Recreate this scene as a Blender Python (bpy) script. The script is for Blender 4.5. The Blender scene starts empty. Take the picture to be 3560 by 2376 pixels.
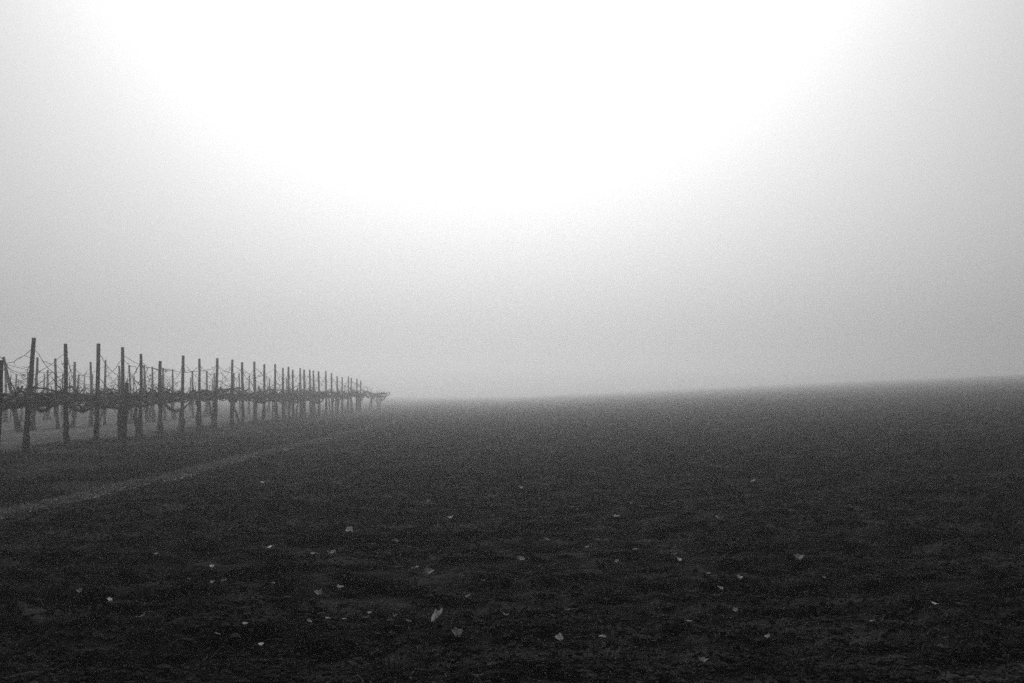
import bpy, math, random
import numpy as np
from mathutils import Vector, Matrix

R = math.radians
rng = np.random.default_rng(7)
random.seed(7)
scn = bpy.context.scene
col = scn.collection

# ------------------------------------------------------------------ camera
F = 35.0 / 36.0 * 3560.0          # focal length in photo pixels
CX, HY = 1780.0, 1370.0           # picture centre column, horizon row
EYE = Vector((0.0, 0.0, 1.535))
PITCH = math.atan((HY - 1188.0) / F)
cam = bpy.data.cameras.new("camera")
cam.lens = 35.0
cam.sensor_width = 36.0
cam.clip_start = 0.05
cam.clip_end = 6000.0
camo = bpy.data.objects.new("camera", cam)
camo.location = EYE
camo.rotation_euler = (math.pi / 2 + PITCH, 0, 0)
col.objects.link(camo)
scn.camera = camo

# ------------------------------------------------------------------ sky, sun, exposure
SUN_EL, SUN_AZ = R(40), R(-2)     # azimuth from +Y towards +X
sun_dir = Vector((math.sin(SUN_AZ) * math.cos(SUN_EL), math.cos(SUN_AZ) * math.cos(SUN_EL), math.sin(SUN_EL)))
w = bpy.data.worlds.new("World")
scn.world = w
w.use_nodes = True
nt = w.node_tree
nt.nodes.clear()
sky = nt.nodes.new("ShaderNodeTexSky")
sky.sky_type = 'NISHITA'
sky.sun_disc = False
sky.sun_elevation = SUN_EL
sky.sun_rotation = SUN_AZ
sky.air_density = 1.0
sky.dust_density = 7.0
sky.ozone_density = 1.0
bw = nt.nodes.new("ShaderNodeRGBToBW")        # black-and-white film
bg = nt.nodes.new("ShaderNodeBackground")
bg.inputs["Strength"].default_value = 0.062
out = nt.nodes.new("ShaderNodeOutputWorld")
nt.links.new(sky.outputs[0], bw.inputs[0])
nt.links.new(bw.outputs[0], bg.inputs[0])
nt.links.new(bg.outputs[0], out.inputs[0])

sl = bpy.data.lights.new("sun", 'SUN')
sl.energy = 2.12
sl.angle = R(20)
sl.color = (1, 1, 1)
so = bpy.data.objects.new("sun", sl)
so.rotation_euler = (-sun_dir).to_track_quat('-Z', 'Y').to_euler()
so.location = (0, 0, 30)
col.objects.link(so)

scn.view_settings.view_transform = 'Standard'
scn.view_settings.look = 'None'
scn.view_settings.gamma = 1.0
scn.view_settings.exposure = 0.0
scn.view_settings.use_curve_mapping = False
scn.cycles.use_denoising = False
scn.cycles.use_adaptive_sampling = False
scn.cycles.max_bounces = 6
scn.cycles.diffuse_bounces = 2
scn.cycles.volume_bounces = 3
scn.cycles.sample_clamp_indirect = 0.8
scn.cycles.sample_clamp_direct = 1.2
FOG_DENSITY = 0.0061
FOG_ANISO = 0.88

# ------------------------------------------------------------------ helpers
def tag(o, label=None, cat=None, group=None, kind=None):
    if label: o["label"] = label
    if cat: o["category"] = cat
    if group: o["group"] = group
    if kind: o["kind"] = kind
    return o

def mesh_from(verts, faces, name, smooth=True):
    me = bpy.data.meshes.new(name)
    v = np.asarray(verts, dtype=np.float32)
    me.from_pydata(v.tolist() if len(v) < 200000 else v, [], faces if isinstance(faces, list) else faces.tolist())
    if smooth:
        me.polygons.foreach_set("use_smooth", np.ones(len(me.polygons), dtype=bool))
    me.update()
    return me

def grid_mesh(X, Y, Z, name):
    ny, nx = X.shape
    co = np.stack([X, Y, Z], -1).reshape(-1, 3).astype(np.float32)
    i = np.arange(ny - 1)[:, None] * nx + np.arange(nx - 1)[None, :]
    q = np.stack([i, i + 1, i + nx + 1, i + nx], -1).reshape(-1, 4).astype(np.int32)
    return quads_mesh(co, q, name)

def quads_mesh(co, q, name, smooth=True):
    k = q.shape[1]
    me = bpy.data.meshes.new(name)
    me.vertices.add(len(co)); me.vertices.foreach_set("co", co.astype(np.float32).ravel())
    me.loops.add(q.size); me.loops.foreach_set("vertex_index", q.astype(np.int32).ravel())
    me.polygons.add(len(q))
    me.polygons.foreach_set("loop_start", (np.arange(len(q)) * k).astype(np.int32))
    me.polygons.foreach_set("use_smooth", np.full(len(q), smooth, dtype=bool))
    me.update(calc_edges=True)
    return me

def obj(name, me, mat=None, parent=None, loc=None):
    o = bpy.data.objects.new(name, me)
    if mat and me is not None and not me.materials: me.materials.append(mat)
    col.objects.link(o)
    if parent: o.parent = parent
    if loc is not None: o.location = loc
    return o

def empty(name, loc):
    o = bpy.data.objects.new(name, None)
    o.empty_display_size = 0.2
    o.location = loc
    col.objects.link(o)
    return o

class MB:
    """collects tubes; build() links them as one mesh"""
    def __init__(s): s.v = []; s.f = []
    def tube(s, pts, rad, sides=6, rough=0.0):
        pts = np.asarray(pts, float); n = len(pts)
        rad = np.broadcast_to(np.asarray(rad, float), (n,))
        t = np.gradient(pts, axis=0); t /= np.linalg.norm(t, axis=1)[:, None] + 1e-9
        ref = np.array([0.31, 0.17, 0.93]) if abs(t[0][2]) < 0.8 else np.array([0.95, 0.2, 0.1])
        a = np.cross(t, ref); a /= np.linalg.norm(a, axis=1)[:, None] + 1e-9
        b = np.cross(t, a)
        th = np.linspace(0, 2 * math.pi, sides, endpoint=False)
        base = len(s.v)
        for k in range(n):
            rr = rad[k] * (1 + rough * rng.uniform(-1, 1, sides))
            for j in range(sides):
                s.v.append(pts[k] + rr[j] * (math.cos(th[j]) * a[k] + math.sin(th[j]) * b[k]))
        for k in range(n - 1):
            for j in range(sides):
                j2 = (j + 1) % sides
                s.f.append((base + k * sides + j, base + k * sides + j2, base + (k + 1) * sides + j2, base + (k + 1) * sides + j))
        s.f.append(tuple(base + j for j in range(sides))[::-1])
        s.f.append(tuple(base + (n - 1) * sides + j for j in range(sides)))
        return s
    def build(s, name, mat, parent=None, loc=None):
        return obj(name, mesh_from(s.v, s.f, name), mat, parent, loc)

def hash2(ix, iy, seed):
    h = (ix.astype(np.int64) * 374761393 + iy.astype(np.int64) * 668265263 + seed * 1442695041) & 0x7fffffff
    h = ((h ^ (h >> 13)) * 1274126177) & 0x7fffffff
    h = (h ^ (h >> 16)) & 0xffffff
    return h / float(0xffffff)

def vnoise(x, y, seed=0):
    x = np.asarray(x, float); y = np.asarray(y, float)
    ix = np.floor(x); iy = np.floor(y); fx = x - ix; fy = y - iy
    fx = fx * fx * (3 - 2 * fx); fy = fy * fy * (3 - 2 * fy)
    a = hash2(ix, iy, seed); b = hash2(ix + 1, iy, seed); c = hash2(ix, iy + 1, seed); d = hash2(ix + 1, iy + 1, seed)
    return (a * (1 - fx) + b * fx) * (1 - fy) + (c * (1 - fx) + d * fx) * fy * 1.0

def fbm(x, y, seed=0, oct=4, gain=0.5):
    s = 0; a = 1; n = 0
    for k in range(oct):
        s = s + a * (vnoise(x, y, seed + 11 * k) - 0.5); n += a; a *= gain
        x = x * 2.03 + 3.1; y = y * 2.03 + 7.7
    return s / n * 2

# ------------------------------------------------------------------ terrain heights
EDGE = -6.05                       # grass track between field and vineyard
def land(x, y):
    x = np.asarray(x, float)
    s = 0.046 * 0.5 * ((x + 1) + np.sqrt((x + 1) ** 2 + 30))
    z = s / (1 + (s / 16.0) ** 4) ** 0.25
    return z + 0.05 * fbm(x * 0.11, np.asarray(y) * 0.11, 3, 2)

def field_h(x, y):
    x = np.asarray(x, float); y = np.asarray(y, float)
    z = land(x, y)
    wob = 0.9 * fbm(x * 0.12, y * 0.12, 21, 2)
    ph = (y + wob + 0.04 * x)
    amp = 0.4 + 0.9 * vnoise(x * 0.25, y * 0.5, 77)
    fur = 0.06 * np.sin(ph * 2 * math.pi / 0.82) * amp + 0.015 * np.sin(ph * 2 * math.pi / 2.9 + 1.0)
    q = (ph / 2.55) % 1.0
    fur = fur - 0.19 * np.exp(-(((q - 0.5) * 2.55) / 0.2) ** 2) * np.clip(1.6 * vnoise(x * 0.12, np.floor(ph / 2.55) * 3.7, 88) - 0.2, 0, 1)
    rut = -0.075 * np.exp(-((x + 2.9 + 0.35 * fbm(y * 0.15, y * 0 + 5, 8, 2)) / 0.16) ** 2)
    n1 = fbm(x * 2.1, y * 2.4, 31, 3)
    n2 = vnoise(x * 6.5, y * 7.5, 41)
    n3 = vnoise(x * 14.0, y * 15.0, 43)
    clod = 0.055 * np.clip(n2 - 0.45, 0, 1) + 0.035 * np.clip(n3 - 0.4, 0, 1) + 0.05 * n1
    edge = np.clip((x - EDGE - 0.25) / 0.8, 0, 1)
    near = np.clip((y - 4.2) / 1.2, 0.25, 1)
    return z + edge * near * (fur + rut + clod) - 0.03 * edge

def meadow_h(x, y):
    return land(x, y) + 0.06 * fbm(np.asarray(x) * 0.8, np.asarray(y) * 0.8, 51, 3) + 0.03 * fbm(np.asarray(x) * 3.0, np.asarray(y) * 3.0, 57, 2)

def edge_x(y):
    y = np.asarray(y, float)
    return EDGE + 0.22 * fbm(y * 0.22, y * 0 + 2.0, 61, 2)

def ray(px, py):
    d = Vector(((px - CX) / F, 1.0, -(py - HY) / F))
    return d

def at_ground(px, py, hfun=field_h):
    d = ray(px, py)
    t = 3.0; step = 0.05
    while t < 400:
        p = EYE + d * t
        if p.z < float(hfun(p.x, p.y)): break
        t += step; step *= 1.004
    return EYE + d * t

# ------------------------------------------------------------------ materials
def new_mat(name):
    m = bpy.data.materials.new(name); m.use_nodes = True
    n = m.node_tree.nodes; b = n["Principled BSDF"]
    return m, m.node_tree, b

def ramp_noise(nt, scale, lo, hi, detail=5, obj_space=True, p0=0.3, p1=0.7, rough=0.6, mapping=None):
    tc = nt.nodes.new("ShaderNodeTexCoord")
    mp = nt.nodes.new("ShaderNodeMapping")
    if mapping: mp.inputs["Scale"].default_value = mapping
    nz = nt.nodes.new("ShaderNodeTexNoise"); nz.inputs["Scale"].default_value = scale
    nz.inputs["Detail"].default_value = detail; nz.inputs["Roughness"].default_value = rough
    cr = nt.nodes.new("ShaderNodeValToRGB")
    cr.color_ramp.elements[0].position = p0; cr.color_ramp.elements[0].color = (lo, lo, lo, 1)
    cr.color_ramp.elements[1].position = p1; cr.color_ramp.elements[1].color = (hi, hi, hi, 1)
    nt.links.new(tc.outputs["Object"], mp.inputs[0]); nt.links.new(mp.outputs[0], nz.inputs["Vector"])
    nt.links.new(nz.outputs["Fac"], cr.inputs[0])
    return nz, cr

def simple_mat(name, lo, hi, scale, rough=0.9, bump=0.0, bscale=None, spec=0.2, mapping=None, dist=0.01, p0=0.3, p1=0.7):
    m, t, b = new_mat(name)
    nz, cr = ramp_noise(t, scale, lo, hi, mapping=mapping, p0=p0, p1=p1)
    t.links.new(cr.outputs[0], b.inputs["Base Color"])
    b.inputs["Roughness"].default_value = rough
    b.inputs["Specular IOR Level"].default_value = spec
    if bump:
        nz2, _ = ramp_noise(t, bscale or scale * 3, 0, 1, detail=8)
        bp = t.nodes.new("ShaderNodeBump"); bp.inputs["Strength"].default_value = bump
        bp.inputs["Distance"].default_value = dist
        t.links.new(nz2.outputs["Fac"], bp.inputs["Height"]); t.links.new(bp.outputs[0], b.inputs["Normal"])
    return m

M_soil = simple_mat("wet_soil", 0.003, 0.05, 4.6, 1.0, 1.0, 20.0, 0.0, dist=0.04, mapping=(0.55, 1.3, 1.0), p0=0.42, p1=0.74)
_t = M_soil.node_tree; _b = _t.nodes["Principled BSDF"]
_src = _b.inputs["Base Color"].links[0].from_socket               # damp and drier patches drawn out along the furrows
_n2, _c2 = ramp_noise(_t, 0.9, 0.35, 1.35, detail=4, mapping=(0.3, 1.6, 1.0))
_mx = _t.nodes.new("ShaderNodeMix"); _mx.data_type = 'RGBA'; _mx.blend_type = 'MULTIPLY'; _mx.inputs[0].default_value = 1.0
_t.links.new(_src, _mx.inputs[6]); _t.links.new(_c2.outputs[0], _mx.inputs[7]); _t.links.new(_mx.outputs[2], _b.inputs["Base Color"])
M_clod = simple_mat("soil_clod", 0.006, 0.045, 3.0, 1.0, 0.6, 40.0, 0.0)
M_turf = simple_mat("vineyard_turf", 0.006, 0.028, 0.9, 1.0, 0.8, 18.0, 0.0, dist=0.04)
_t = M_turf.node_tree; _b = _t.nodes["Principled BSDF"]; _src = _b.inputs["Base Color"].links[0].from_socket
_n2, _c2 = ramp_noise(_t, 1.3, 0.05, 0.15, detail=5)  # paler tone under the vines: fog lightening painted into the turf colour
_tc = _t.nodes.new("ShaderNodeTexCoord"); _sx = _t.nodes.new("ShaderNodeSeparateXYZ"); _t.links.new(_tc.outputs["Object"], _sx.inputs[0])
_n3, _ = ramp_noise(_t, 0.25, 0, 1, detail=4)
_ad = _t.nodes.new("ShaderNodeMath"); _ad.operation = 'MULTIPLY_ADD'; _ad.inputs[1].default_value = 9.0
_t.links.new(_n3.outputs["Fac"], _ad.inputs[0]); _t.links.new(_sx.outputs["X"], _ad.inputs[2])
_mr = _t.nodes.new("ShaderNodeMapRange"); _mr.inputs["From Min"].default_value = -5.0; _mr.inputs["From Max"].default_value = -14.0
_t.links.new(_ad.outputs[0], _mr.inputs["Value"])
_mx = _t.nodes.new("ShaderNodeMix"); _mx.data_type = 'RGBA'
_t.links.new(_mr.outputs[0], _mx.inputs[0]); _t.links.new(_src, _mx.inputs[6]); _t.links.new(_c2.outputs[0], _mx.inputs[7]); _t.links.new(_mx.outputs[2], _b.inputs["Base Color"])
M_track = simple_mat("track_turf", 0.12, 0.3, 2.2, 1.0, 0.8, 25.0, 0.0, dist=0.02)
M_blade = simple_mat("grass_blade", 0.018, 0.045, 3.0, 0.9, spec=0.1)
M_dryblade = simple_mat("dry_grass_blade", 0.1, 0.26, 3.0, 0.9, spec=0.1)
M_straw = simple_mat("turned_up_straw", 0.03, 0.13, 2.0, 0.9, spec=0.05)
M_weed = simple_mat("weed_blade", 0.02, 0.07, 4.0, 0.9, spec=0.05)
M_bark = simple_mat("vine_bark", 0.008, 0.03, 14.0, 1.0, 0.9, 60.0, 0.05, mapping=(1, 1, 0.25))
M_post = simple_mat("post_wood", 0.02, 0.05, 8.0, 1.0, 0.6, 40.0, 0.05, mapping=(1, 1, 0.12))
M_wire = simple_mat("rusty_wire", 0.02, 0.05, 30.0, 0.8)

def leaf_mat(name, lo, hi):
    m, t, b = new_mat(name)
    nz, cr = ramp_noise(t, 25.0, lo, hi)
    t.links.new(cr.outputs[0], b.inputs["Base Color"]); b.inputs["Roughness"].default_value = 0.8
    b.inputs["Specular IOR Level"].default_value = 0.2
    tr = t.nodes.new("ShaderNodeBsdfTranslucent"); t.links.new(cr.outputs[0], tr.inputs["Color"])
    mx = t.nodes.new("ShaderNodeMixShader"); mx.inputs[0].default_value = 0.45
    o = t.nodes["Material Output"]
    t.links.new(b.outputs[0], mx.inputs[1]); t.links.new(tr.outputs[0], mx.inputs[2]); t.links.new(mx.outputs[0], o.inputs["Surface"])
    return m
M_leaf = [leaf_mat("dead_leaf_pale", 0.55, 0.85), leaf_mat("dead_leaf_grey", 0.28, 0.5), leaf_mat("dead_leaf_dull", 0.12, 0.22)]

# ------------------------------------------------------------------ the land
def axis_geo(a, first, growth, lim):
    v = [a]; s = first
    while v[-1] < lim:
        v.append(v[-1] + s); s *= growth
    return np.array(v)

FAR = 620.0
yf = axis_geo(2.2, 0.034, 1.0082, FAR)
yb = -axis_geo(-2.2 + 0.3, 0.3, 1.12, FAR)[::-1]
ys = np.concatenate([yb[yb > -FAR - 80], yf])
xin = np.arange(0, 13.01, 0.055)
u0 = np.concatenate([xin, axis_geo(13.06, 0.06, 1.022, FAR)])
# field: from the wavy track edge to the right
U, Yg = np.meshgrid(u0, ys)
Xg = np.where(U < 8, edge_x(Yg) * (1 - U / 8) + EDGE * (U / 8) + U, EDGE + U)
field = obj("ploughed_field", grid_mesh(Xg, Yg, field_h(Xg, Yg), "ploughed_field"), M_soil)
tag(field, "dark wet ploughed field with clods and faint furrows sloping up to the right", "field", kind="structure")
# vineyard ground: from the track edge to the left
ul = np.concatenate([np.arange(0, 10.01, 0.14), axis_geo(10.16, 0.16, 1.035, FAR)])
yl = np.concatenate([yb[yb > -FAR - 80], axis_geo(2.2, 0.12, 1.014, FAR)])
U, Yl = np.meshgrid(ul[::-1], yl)
Xl = np.where(U < 8, edge_x(Yl) * (1 - U / 8) + EDGE * (U / 8) - U, EDGE - U) + 0.02
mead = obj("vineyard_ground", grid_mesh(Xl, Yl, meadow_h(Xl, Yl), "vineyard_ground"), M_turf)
tag(mead, "uneven grassy ground under the vines left of the pale track", "ground", kind="structure")
# track: a narrow pale strip of trodden dry grass on the boundary
yt = axis_geo(2.2, 0.15, 1.012, 64)
ut = np.linspace(-1, 1, 9)
U, Yt = np.meshgrid(ut, yt)
Wt = np.clip((Yt - 6) / 9, .35, 1) * np.clip((66 - Yt) / 14, .1, 1) * 0.23 + 0.07 * fbm(Yt * 0.5, U * 0 + 1.5, 71, 2)
Xt = edge_x(Yt) - 0.12 + U * (Wt + 0.06 * fbm(Yt * 3, U * 2, 73, 1))
Zt = np.maximum(field_h(Xt, Yt), meadow_h(Xt, Yt)) + 0.035 * (1 - U ** 4) - 0.015
trk = obj("grass_track", grid_mesh(Xt, Yt, Zt, "grass_track"), M_track)
tag(trk, "narrow pale strip of dry grass between the ploughed field and the vineyard", "track", kind="structure")

# ------------------------------------------------------------------ vineyard
ROWX = [-12.5, -20.0, -27.5, -35.0, -42.5]
ORD = ["front row beside the grass track", "second row in from the grass track", "third row in from the grass track",
       "fourth row in from the grass track", "fifth row in from the grass track"]
row_posts = [[], [], [], [], []]
for px, ty, lean in [(118, 1175, .20), (228, 1196, -.05), (340, 1195, .0), (427, 1208, -.02), (487, 1231, -.08), (555, 1256, -.06),
                     (638, 1237, .0), (693, 1248, -.07), (754, 1246, .03), (808, 1251, .02), (841, 1260, -.08), (885, 1258, -.03),
                     (920, 1267, .0), (957, 1266, -.05), (983, 1279, -.08), (1003, 1276, -.05), (1017, 1286, -.08), (1044, 1281, -.05),
                     (1057, 1286, -.07), (1077, 1286, -.06), (1090, 1289, -.07), (1107, 1292, -.10), (1133, 1291, -.09), (1153, 1298, -.1),
                     (1172, 1309, -.05), (1190, 1312, 0), (1212, 1309, 0), (1222, 1314, 0), (1241, 1317, 0), (1254, 1324, 0)]:
    d = -ROWX[0] * F / (CX - px)
    row_posts[0].append((ROWX[0] - lean, d, 1.5 + (HY - ty) * d / F, lean))
for px, ty, lean in [(12, 1242, -.72), (128, 1243, .06), (193, 1247, -.14), (260, 1259, .0), (315, 1259, -.12), (367, 1252, .0), (414, 1273, -.15), (450, 1270, -.18),
                     (502, 1270, -.25), (529, 1275, -.12), (566, 1280, -.16), (600, 1284, -.06), (669, 1290, -.08), (719, 1290, -.1), (745, 1296, 0)]:
    d = -ROWX[1] * F / (CX - px)
    row_posts[1].append((ROWX[1] - lean, d, 1.5 + (HY - ty) * d / F, lean))
y = 71.5
while y < 92:
    row_posts[1].append((ROWX[1] + rng.uniform(-.1, .1), y, rng.uniform(2.75, 3.05), rng.uniform(-.12, .08))); y += rng.uniform(1.9, 2.4)
for r, x, y in ((0, -12.5, 24.0), (0, -12.5, 21.9), (1, -20, 36.9), (1, -20, 34.8), (2, -27.5, 50), (3, -35, 64)):   # rows go on beyond the frame
    row_posts[r].append((x, y, rng.uniform(2.8, 3.0), 0.0))
for r, y0, y1 in ((2, 52, 92), (3, 66, 92), (4, 81, 94)):
    y = y0
    while y < y1:
        row_posts[r].append((ROWX[r] + rng.uniform(-.15, .15), y, rng.uniform(2.7, 3.05), rng.uniform(-.15, .12))); y += rng.uniform(1.9, 2.5)

def wobble(n, amp):
    w = rng.normal(0, 1, (n, 3)); w = np.cumsum(w, 0); w -= np.linspace(0, 1, n)[:, None] * w[-1]
    return w * amp / max(1, n ** .5)

def make_post(r, x, y, h, lean):
    z = float(meadow_h(x, y))
    root = empty("trellis_post", (x, y, z))
    tag(root, f"tall grey wooden trellis post in the {ORD[r]}", "post", f"trellis posts in the {ORD[r]}")
    hh = h - z + 0.035
    zz = np.linspace(-0.25, hh, 7)
    ly = rng.uniform(-.06, .06)
    pts = np.stack([lean * (zz / hh), ly * (zz / hh), zz], 1); pts[:, :2] += wobble(7, 0.02)[:, :2]
    rad = np.linspace(0.066, 0.05, 7) * rng.uniform(.92, 1.1)
    MB().tube(pts, rad, 8, 0.07).build("shaft", M_post, root)
    top = pts[-1]
    # radial wires from just under the post top down to the cordon arms
    if r < 3:
        for sx, sy in ((1, 1), (1, -1), (-1, 1), (-1, -1)):
            if rng.random() < (0.35 if r else 0.3): continue
            L = rng.uniform(0.5, 1.7)
            a = top * np.array([.95, .95, (hh - .26) / hh]); b = np.array([sx * L * .7 + rng.uniform(-.3, .3), sy * L, rng.uniform(1.6, 2.45)])
            n = 9; t = np.linspace(0, 1, n)[:, None]
            p = a * (1 - t) + b * t; p[:, 2] -= 0.14 * np.sin(math.pi * t[:, 0]); p[1:-1] += rng.normal(0, .012, (n - 2, 3))
            mb = MB().tube(p, 0.0075 + 0.0015 * r, 4)
            for q in range(rng.integers(2, 6)):          # tendrils clinging to the wire
                c = p[rng.integers(1, n)]; dlt = rng.normal(0, .07, 3); dlt[2] -= .05
                mb.tube([c, c + dlt, c + dlt * 1.3 + rng.normal(0, .04, 3)], [.008, .006, .004], 3)
            mb.build("wire", M_wire, root)
        if r == 0:
            for s in (-1, 1):                             # staple loop where the wires are tied
                c = top * np.array([.95, .95, (hh - .24) / hh])
                MB().tube([c + [0.0, s * .03, 0], c + [0.02, s * .09, .02], c + [0.0, s * .15, -.01]], [.012, .010, .006], 4).build("wire_tie", M_wire, root)
    return root

def make_vine(r, x, y, lean):
    x0 = x + rng.uniform(-.06, .06); y0 = y + rng.uniform(-.12, .12)
    z = float(meadow_h(x0, y0))
    root = empty("grapevine", (x0, y0, z))
    tag(root, f"leafless old grapevine with gnarled arms in the {ORD[r]}", "grapevine", f"grapevines in the {ORD[r]}")
    H = rng.uniform(1.28, 1.45)
    ns = 1 + int(rng.random() < .6) + int(rng.random() < .25)
    for s in range(ns):
        n = 9; t = np.linspace(0, 1, n)[:, None]
        foot = np.array([rng.uniform(-.34, .34), rng.uniform(-.4, .4), -.1]) if s else np.array([rng.uniform(-.06, .06), rng.uniform(-.08, .08), -.1])
        head = np.array([lean * .45 + rng.uniform(-.04, .04), rng.uniform(-.05, .05), H + rng.uniform(-.1, .05)])
        p = foot * (1 - t) ** 1.5 + head * (1 - (1 - t) ** 1.5)
        p[:, 2] = np.linspace(-.1, head[2], n); p += wobble(n, .10) * np.array([1, 1, .2])
        base = rng.uniform(.062, .088) if s == 0 else rng.uniform(.035, .06)
        rad = base * (1 - .35 * t[:, 0]) * (1 + .13 * rng.normal(0, 1, n)); rad[0] *= 1.4; rad[1] *= 1.15; rad[-1] *= 1.35
        MB().tube(p, np.clip(rad, .02, .2), 7, .16).build("trunk", M_bark, root)
    tips = []
    dirs = [(.55, 1), (.6, -1), (-.6, 1), (-.55, -1), (.15, 1), (-.15, -1), (.1, -1)]
    for sx, sy in dirs[: [6, 5, 4, 3, 3][r]]:
        L = rng.uniform(1.6, 3.3) if r == 0 else rng.uniform(1.4, 2.6)
        n = 12; t = np.linspace(0, 1, n)
        dx = sx * rng.uniform(.3, 1.0); nrm = math.hypot(dx, sy)
        p = np.stack([lean * .45 + dx / nrm * L * t, sy / nrm * L * t,
                      H + rng.uniform(-.06, .12) + rng.uniform(-.34, .1) * np.sin(math.pi * t) + rng.choice([rng.uniform(-.1, .12), rng.uniform(.1, .38)]) * t ** 2], 1)
        p += wobble(n, .15); p[0] = [lean * .45, 0, H]
        rad = rng.uniform(.05, .075) * (1 - .55 * t) * (1 + .2 * rng.normal(0, 1, n))
        MB().tube(p, np.clip(rad, .014, .09), 6, .15).build("cordon_arm", M_bark, root)
        tips.append(p)
    mb = MB()
    for k in range([48, 44, 34, 22, 16][r]):               # pruned canes and spurs on the arms
        p = tips[rng.integers(len(tips))]; c = p[rng.integers(1, len(p))]
        up = rng.random()
        L = rng.uniform(.12, .75) * (1 if up < .65 else .5) * (1.6 if rng.random() < .25 else 1)
        dv = np.array([rng.normal(0, .5), rng.normal(0, .8), rng.uniform(.1, .9) if up < .65 else rng.uniform(-.9, .2)])
        dv = dv / np.linalg.norm(dv) * L
        m = c + dv * .5 + rng.normal(0, .05, 3); e = c + dv + np.array([0, 0, -.12 * L]) + rng.normal(0, .04, 3)
        rr = rng.uniform(.007, .013)
        mb.tube([c, m, e], [rr * 1.3, rr, rr * .5], 4)
    for k in range([7, 5, 3, 2, 2][r]):                    # knuckles where old spurs were cut
        p = tips[rng.integers(len(tips))]; c = p[rng.integers(2, len(p))]
        mb.tube([c, c + [rng.normal(0, .03), rng.normal(0, .05), rng.uniform(.05, .16)]], [.04, .022], 5, .2)
    tag(mb.build("canes", M_bark, root), kind="stuff")
    return root

SPECIAL = {(0, 0): ("tall trellis post clearly tilting to one side, near the short edge post", "gnarled grapevine growing up the clearly tilted post near the short edge post"),
           (0, 3): ("tall trellis post standing right behind the short stub post", "grapevine at the tall post right behind the short stub post"),
           (0, 5): ("noticeably shorter trellis post, lowest top in the front row", "grapevine on the shortest post of the front row"),
           (1, 0): ("steeply leaning trellis post behind the front row, near the short edge post", "grapevine at the foot of the steeply leaning post in the second row")}
for r, lst in enumerate(row_posts):
    for (x, y, h, lean) in lst:
        k = lst.index((x, y, h, lean))
        po = make_post(r, x, y, h, lean); vi = make_vine(r, x, y, lean)
        if (r, k) in SPECIAL:
            for o_, lb in zip((po, vi), SPECIAL[(r, k)]):
                if lb: o_["label"] = lb; del o_["group"]
for yy in (89, 91.5, 94): make_vine(0, -12.5, yy, 0.0)

def lone(name, label, cat, base, top, r0, r1, mat):
    b = np.array(base, float); t = np.array(top, float)
    o = empty(name, b)
    tag(o, label, cat)
    n = 6; k = np.linspace(0, 1, n)[:, None]
    p = (t - b) * k; p[:, :2] += wobble(n, .02)[:, :2]; p[0] -= (t - b) * .08
    MB().tube(p, np.linspace(r0, r1, n), 8, .08).build("shaft", mat, o)
    q = p[-2]
    MB().tube([q + [r1 + .004, -.04, 0], q + [0, -r1 - .012, .01], q + [-r1 - .004, .02, 0]], .008, 4).build("wire_tie", M_wire, o)
def gz(x, y): return float(meadow_h(x, y))
lone("stub_post", "short thick stub post standing out in front of the tall post row", "post", (-10.32, 26.6, gz(-10.32, 26.6)), (-10.28, 26.6, 1.83), .06, .05, M_post)
lone("edge_post", "shorter dark post outside the row, next to low drooping vine arms", "post", (-10.72, 20.85, gz(-10.72, 20.85)), (-10.70, 20.85, 2.24), .055, .045, M_post)
lone("slanting_stake", "thin dark stake slanting in the grass before the post row", "stake", (-11.35, 38.0, gz(-11.35, 38)), (-11.62, 38.2, 1.45), .035, .028, M_bark)
lone("upright_stake", "thin upright stake further along in front of the fading posts", "stake", (-10.6, 44.2, gz(-10.6, 44.2)), (-10.6, 44.2, 1.4), .028, .022, M_bark)

def row_wire(r, z, y0, y1):
    ys_ = [p[1] for p in row_posts[r] if y0 <= p[1] <= y1]; pts = []
    for a, b in zip([y0] + ys_, ys_ + [y1]):
        for t in (0, .33, .66):
            yy = a + (b - a) * t; pts.append((ROWX[r] + .02, yy, z + float(land(ROWX[r], yy)) - .05 * math.sin(math.pi * t)))
    o = MB().tube(pts, .005, 4).build("trellis_wire", M_wire)
    tag(o, f"thin horizontal wire carrying the vine arms in the {ORD[r]}", "wire")
row_wire(0, 1.42, 20, 96); row_wire(1, 1.42, 37, 92)

# ------------------------------------------------------------------ clods (uncountable)
ico = np.array([(0, 0, 1), (.894, 0, .447), (.276, .851, .447), (-.724, .526, .447), (-.724, -.526, .447), (.276, -.851, .447),
                (.724, .526, -.447), (-.276, .851, -.447), (-.894, 0, -.447), (-.276, -.851, -.447), (.724, -.526, -.447), (0, 0, -1)])
icf = np.array([(0, 1, 2), (0, 2, 3), (0, 3, 4), (0, 4, 5), (0, 5, 1), (1, 6, 2), (2, 7, 3), (3, 8, 4), (4, 9, 5), (5, 10, 1),
                (2, 6, 7), (3, 7, 8), (4, 8, 9), (5, 9, 10), (1, 10, 6), (6, 11, 7), (7, 11, 8), (8, 11, 9), (9, 11, 10), (10, 11, 6)])
NC = 60000
cy = 4.2 * (30 / 4.2) ** rng.random(NC)
cx = np.clip(rng.uniform(-.62, .66, NC) * cy, EDGE + .35, 30)
keep = (vnoise(cx * .9, cy * .9, 91) + .35 * vnoise(cx * 4, cy * 4, 92)) > .45
cx, cy = cx[keep], cy[keep]; NC = len(cx)
sz = np.minimum(.007 + .014 * rng.random(NC) ** 2.5 + (.026 * (rng.random(NC) < .07) * rng.random(NC)), .06) * np.clip(cy / 9, .8, 1.5)
sc3 = np.stack([sz * rng.uniform(.8, 1.7, NC), sz * rng.uniform(.7, 1.3, NC), sz * rng.uniform(.5, .9, NC)], 1)
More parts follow.
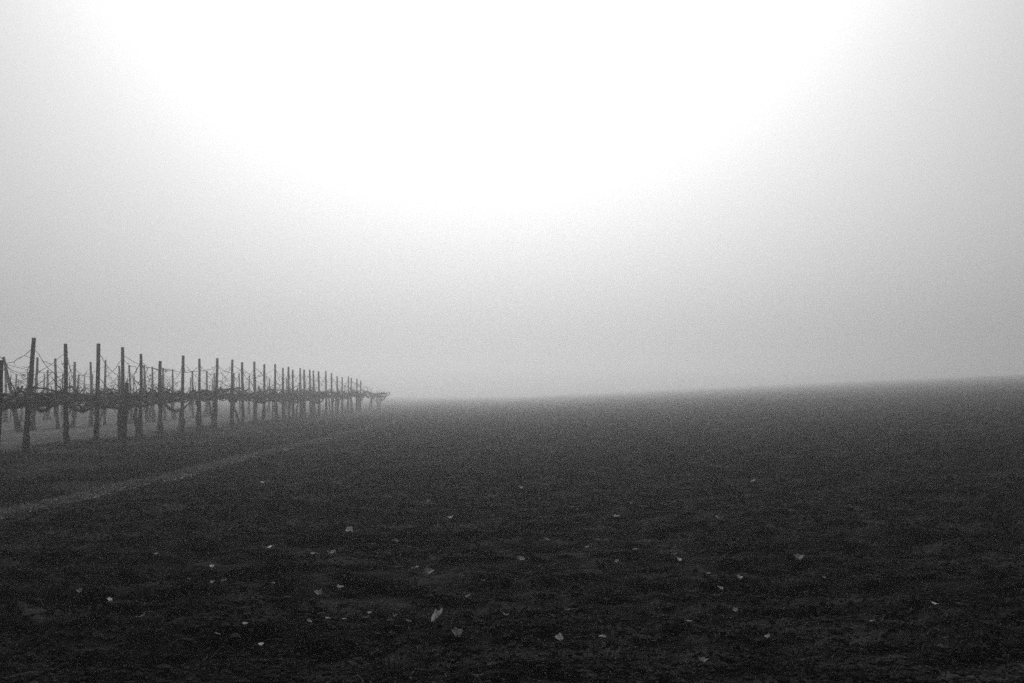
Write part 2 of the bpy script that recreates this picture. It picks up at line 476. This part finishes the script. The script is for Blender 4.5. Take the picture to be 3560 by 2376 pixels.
V = ico[None] * (1 + rng.uniform(-.28, .28, (NC, 12, 1))) * sc3[:, None, :]
an = rng.uniform(0, 6.28, NC); ca, sa = np.cos(an)[:, None], np.sin(an)[:, None]
Vx = V[..., 0] * ca - V[..., 1] * sa + cx[:, None]; Vy = V[..., 0] * sa + V[..., 1] * ca + cy[:, None]
Vz = V[..., 2] + (field_h(cx, cy) + sz * .15)[:, None]
co = np.stack([Vx, Vy, Vz], -1).reshape(-1, 3)
fc = (icf[None] + (np.arange(NC) * 12)[:, None, None]).reshape(-1, 3)
o = obj("soil_clods", quads_mesh(co, fc, "soil_clods", False), M_clod)
tag(o, "loose crumbled soil clods strewn over the dark ploughed field", "soil", kind="stuff")

# ------------------------------------------------------------------ grass (uncountable)
def blades(name, x, y, z, hgt, wid, lean, mat, label, cat="grass"):
    n = len(x); a = rng.uniform(0, 6.28, n); la = rng.uniform(0, 6.28, n)
    dx, dy = np.cos(a) * wid, np.sin(a) * wid
    lx, ly = np.cos(la) * lean * hgt, np.sin(la) * lean * hgt
    L = [np.stack([x - dx, y - dy, z - .01], 1), np.stack([x + dx, y + dy, z - .01], 1),
         np.stack([x + lx * .35 + dx * .7, y + ly * .35 + dy * .7, z + hgt * .6], 1), np.stack([x + lx * .35 - dx * .7, y + ly * .35 - dy * .7, z + hgt * .6], 1),
         np.stack([x + lx, y + ly, z + hgt * (1 - .35 * lean)], 1)]
    co = np.stack(L, 1).reshape(-1, 3)
    b = (np.arange(n) * 5)[:, None]
    f = np.concatenate([b + np.array([[0, 1, 2]]), b + np.array([[0, 2, 3]]), b + np.array([[3, 2, 4]])])
    o = obj(name, quads_mesh(co, f, name, False), mat)
    tag(o, label, cat, kind="stuff")
N = 60000
by = 9 * (60 / 9) ** rng.random(N)
bx = edge_x(by) - .3 - rng.random(N) ** 1.4 * 7.5
k = (vnoise(bx * .7, by * .7, 101) > .35) & (np.abs(bx) < .62 * by + 1)
bx, by = bx[k], by[k]
blades("vineyard_grass", bx, by, meadow_h(bx, by), rng.uniform(.03, .13, len(bx)), .004 + .0003 * by, rng.uniform(.2, 1, len(bx)), M_blade,
       "short rough grass growing under and before the vines")
N = 40000
by = 8.5 * (62 / 8.5) ** rng.random(N)
bx = edge_x(by) - .12 + rng.normal(0, .15, N) * np.clip((by - 6) / 10, .3, 1)
blades("track_grass", bx, by, np.maximum(field_h(bx, by), meadow_h(bx, by)), rng.uniform(.02, .09, N), .003 + .0003 * by, rng.uniform(.2, 1.1, N), M_dryblade,
       "pale dry grass blades along the narrow track")
# weeds at the near edge of the field, thin arching blades in tufts
tx, ty = [], []
for kx in range(90):
    c0 = rng.uniform(-3.3, 3.4); c1 = rng.uniform(4.35, 5.9) if rng.random() < .8 else rng.uniform(5.9, 7)
    m = rng.integers(5, 22); tx += list(c0 + rng.normal(0, .07, m)); ty += list(c1 + rng.normal(0, .05, m))
tx, ty = np.array(tx), np.array(ty)
blades("field_weeds", tx, ty, field_h(tx, ty), rng.uniform(.05, .2, len(tx)), .0022, rng.uniform(.3, 1.3, len(tx)), M_weed,
       "thin grass weeds sprouting at the near edge of the ploughed field", "weeds")
NS = 7000
sy = 4.4 * (26 / 4.4) ** rng.random(NS); sx = np.clip(rng.uniform(-.6, .62, NS) * sy, EDGE + .5, 20)
kk = vnoise(sx * 1.3, sy * 1.3, 131) > .5; sx, sy = sx[kk], sy[kk]
blades("straw_bits", sx, sy, field_h(sx, sy) + .01, rng.uniform(.015, .06, len(sx)), .003 + .0002 * sy, rng.uniform(.9, 1.8, len(sx)), M_straw,
       "bits of pale straw and roots turned up in the ploughed soil", "straw")

# ------------------------------------------------------------------ fallen leaves
def leaf_mesh(seed):
    g = np.random.default_rng(seed)
    n = 15
    th = np.linspace(-math.pi * .88, math.pi * .88, n)
    rr = 0.34 + 0.16 * np.abs(np.cos(th * 2.5)) * (1 - .2 * np.abs(th) / math.pi) + g.uniform(-.05, .05, n)
    x = rr * np.sin(th); y = rr * np.cos(th) + .05
    curl = g.uniform(.4, 1.6); fold = g.uniform(-.2, .9)
    zf = lambda x, y: curl * (x * x) + fold * y * abs(y) + .05 * np.sin(9 * x + 5 * y)
    v = [(0, -.12, zf(0, -.12))] + [(a, b, zf(a, b)) for a, b in zip(x, y)]
    f = [(0, i, i + 1) for i in range(1, n)]
    k = len(v)                                              # thickness
    v += [(a, b, c - .012) for a, b, c in v]
    f += [(a + k, c + k, b + k) for a, b, c in list(f)]
    ring = list(range(1, n + 1)) + [0]
    f += [(ring[i], ring[i] + k, ring[(i + 1) % len(ring)] + k, ring[(i + 1) % len(ring)]) for i in range(len(ring))]
    k2 = len(v)                                             # leaf stalk
    v += [(-.012, -.1, .0), (.012, -.1, .0), (.03, -.5, .06), (.0, -.5, .06), (0, -.1, .02), (.015, -.5, .08)]
    f += [(k2, k2 + 1, k2 + 2, k2 + 3), (k2, k2 + 3, k2 + 5, k2 + 4), (k2 + 1, k2 + 4, k2 + 5, k2 + 2)]
    return mesh_from(v, f, "fallen_leaf", False)
leaf_me = [[None] * 3 for _ in range(7)]
for a in range(7):
    base = leaf_mesh(200 + a)
    for b in range(3):
        me = base.copy(); me.materials.clear(); me.materials.append(M_leaf[b]); leaf_me[a][b] = me
LAB = ["pale curled dead leaf lying on the dark ploughed soil", "mid-grey dead leaf lying on the dark ploughed soil", "dull dark-grey dead leaf among the soil clods"]
GRP = ["pale fallen leaves on the field", "grey fallen leaves on the field", "dull fallen leaves on the field"]
def leaf(px, py, size_px, tone, label=None, tilt=None):
    p = at_ground(px, py)
    s = size_px / F * p.y
    s = min(max(s, .035), .16)
    o = bpy.data.objects.new("fallen_leaf", leaf_me[rng.integers(7)][tone]); col.objects.link(o)
    o.scale = (s, s, s)
    o.rotation_euler = (rng.uniform(-.1, .5) if tilt is None else tilt, rng.uniform(-.4, .4), rng.uniform(-.9, .9)) if rng.random() < .6 else (rng.uniform(-.4, .4), rng.uniform(-.4, .4), rng.uniform(0, 6.28))
    o.location = (p.x, p.y, float(field_h(p.x, p.y)) + .16 * s + .02)
    tag(o, label or LAB[tone], "leaf", None if label else GRP[tone])
S = 3560 / 2349
for fx, fy, sp, tone in [(625, 1262, 24, 0), (724, 1275, 18, 1), (763, 1277, 28, 1), (493, 1304, 16, 0), (367, 1279, 14, 1), (195, 1370, 18, 1), (263, 1384, 18, 0),
        (333, 1428, 28, 1), (607, 1487, 17, 0), (1050, 1468, 34, 1), (955, 1312, 26, 1), (985, 1322, 30, 1), (910, 1247, 22, 1), (1035, 1195, 20, 1), (1106, 1338, 24, 2),
        (1253, 1252, 16, 1), (1345, 1262, 14, 1), (1194, 1293, 24, 1), (1412, 1190, 18, 0), (1455, 1267, 18, 1), (1553, 1290, 18, 0), (1540, 1157, 20, 1), (1645, 1193, 24, 1),
        (1622, 1327, 22, 1), (1647, 1355, 22, 1), (1690, 1337, 22, 1), (1825, 1294, 28, 1), (1850, 1235, 18, 2), (1957, 1255, 24, 2), (1725, 1110, 18, 1), (1380, 1464, 22, 0),
        (1281, 1468, 26, 0), (1300, 1410, 14, 1), (1413, 1297, 16, 1), (1681, 1407, 20, 1), (1752, 1465, 20, 1), (2131, 1391, 24, 0), (1992, 1438, 16, 1),
        (1575, 1435, 30, 2), (735, 1369, 26, 1), (785, 1359, 24, 1), (508, 1460, 20, 2), (570, 1443, 20, 1), (715, 1430, 16, 1), (757, 1428, 16, 1), (940, 1260, 12, 1),
        (985, 1160, 16, 1), (605, 1110, 12, 0), (1195, 1130, 16, 1), (495, 1346, 18, 1), (520, 1350, 22, 2), (632, 1346, 12, 1), (1545, 1285, 22, 2), (852, 1411, 12, 1),
        (795, 1424, 12, 1), (910, 1420, 16, 2), (1606, 1525, 32, 2), (1240, 1190, 14, 2), (1445, 1160, 14, 2), (1310, 1175, 14, 2), (1130, 1172, 14, 2), (1760, 1262, 16, 2),
        (2015, 1290, 18, 2), (1880, 1345, 18, 2), (445, 1340, 16, 2), (1160, 1420, 22, 2), (940, 1436, 20, 2), (1075, 1375, 20, 2), (860, 1255, 16, 2), (560, 1395, 14, 2)]:
    leaf(fx * S, fy * S, sp * 1.22, tone)
leaf(1220, 1852, 30, 0, "bright pale leaf turned up on the soil, beyond a pair of duller leaves", .9)
leaf(1522, 2160, 60, 0, "largest pale leaf, lying folded lengthwise on the near soil", .5)
big = col.objects[-1]; big.scale.x *= .5; big.rotation_euler = (.75, .35, R(-58))

# ------------------------------------------------------------------ fog
HB = 640.0
bm_v = [(sx * HB, sy * HB + 0, z) for z in (-1.6, 17.2) for sx, sy in ((-1, -1), (1, -1), (1, 1), (-1, 1))]
hz = obj("haze", mesh_from(bm_v, [(3, 2, 1, 0), (4, 5, 6, 7), (0, 1, 5, 4), (1, 2, 6, 5), (2, 3, 7, 6), (3, 0, 4, 7)], "haze", False))
m = bpy.data.materials.new("fog"); m.use_nodes = True; t = m.node_tree; t.nodes.clear()
pv = t.nodes.new("ShaderNodeVolumePrincipled")
pv.inputs["Color"].default_value = (.97, .97, .97, 1)
pv.inputs["Density"].default_value = FOG_DENSITY
pv.inputs["Anisotropy"].default_value = FOG_ANISO
mo = t.nodes.new("ShaderNodeOutputMaterial"); t.links.new(pv.outputs[0], mo.inputs["Volume"])
try: m.cycles.homogeneous_volume = True
except Exception: pass
hz.data.materials.append(m)
tag(hz, "even grey morning fog lying over the field and vineyard", "fog", kind="stuff")
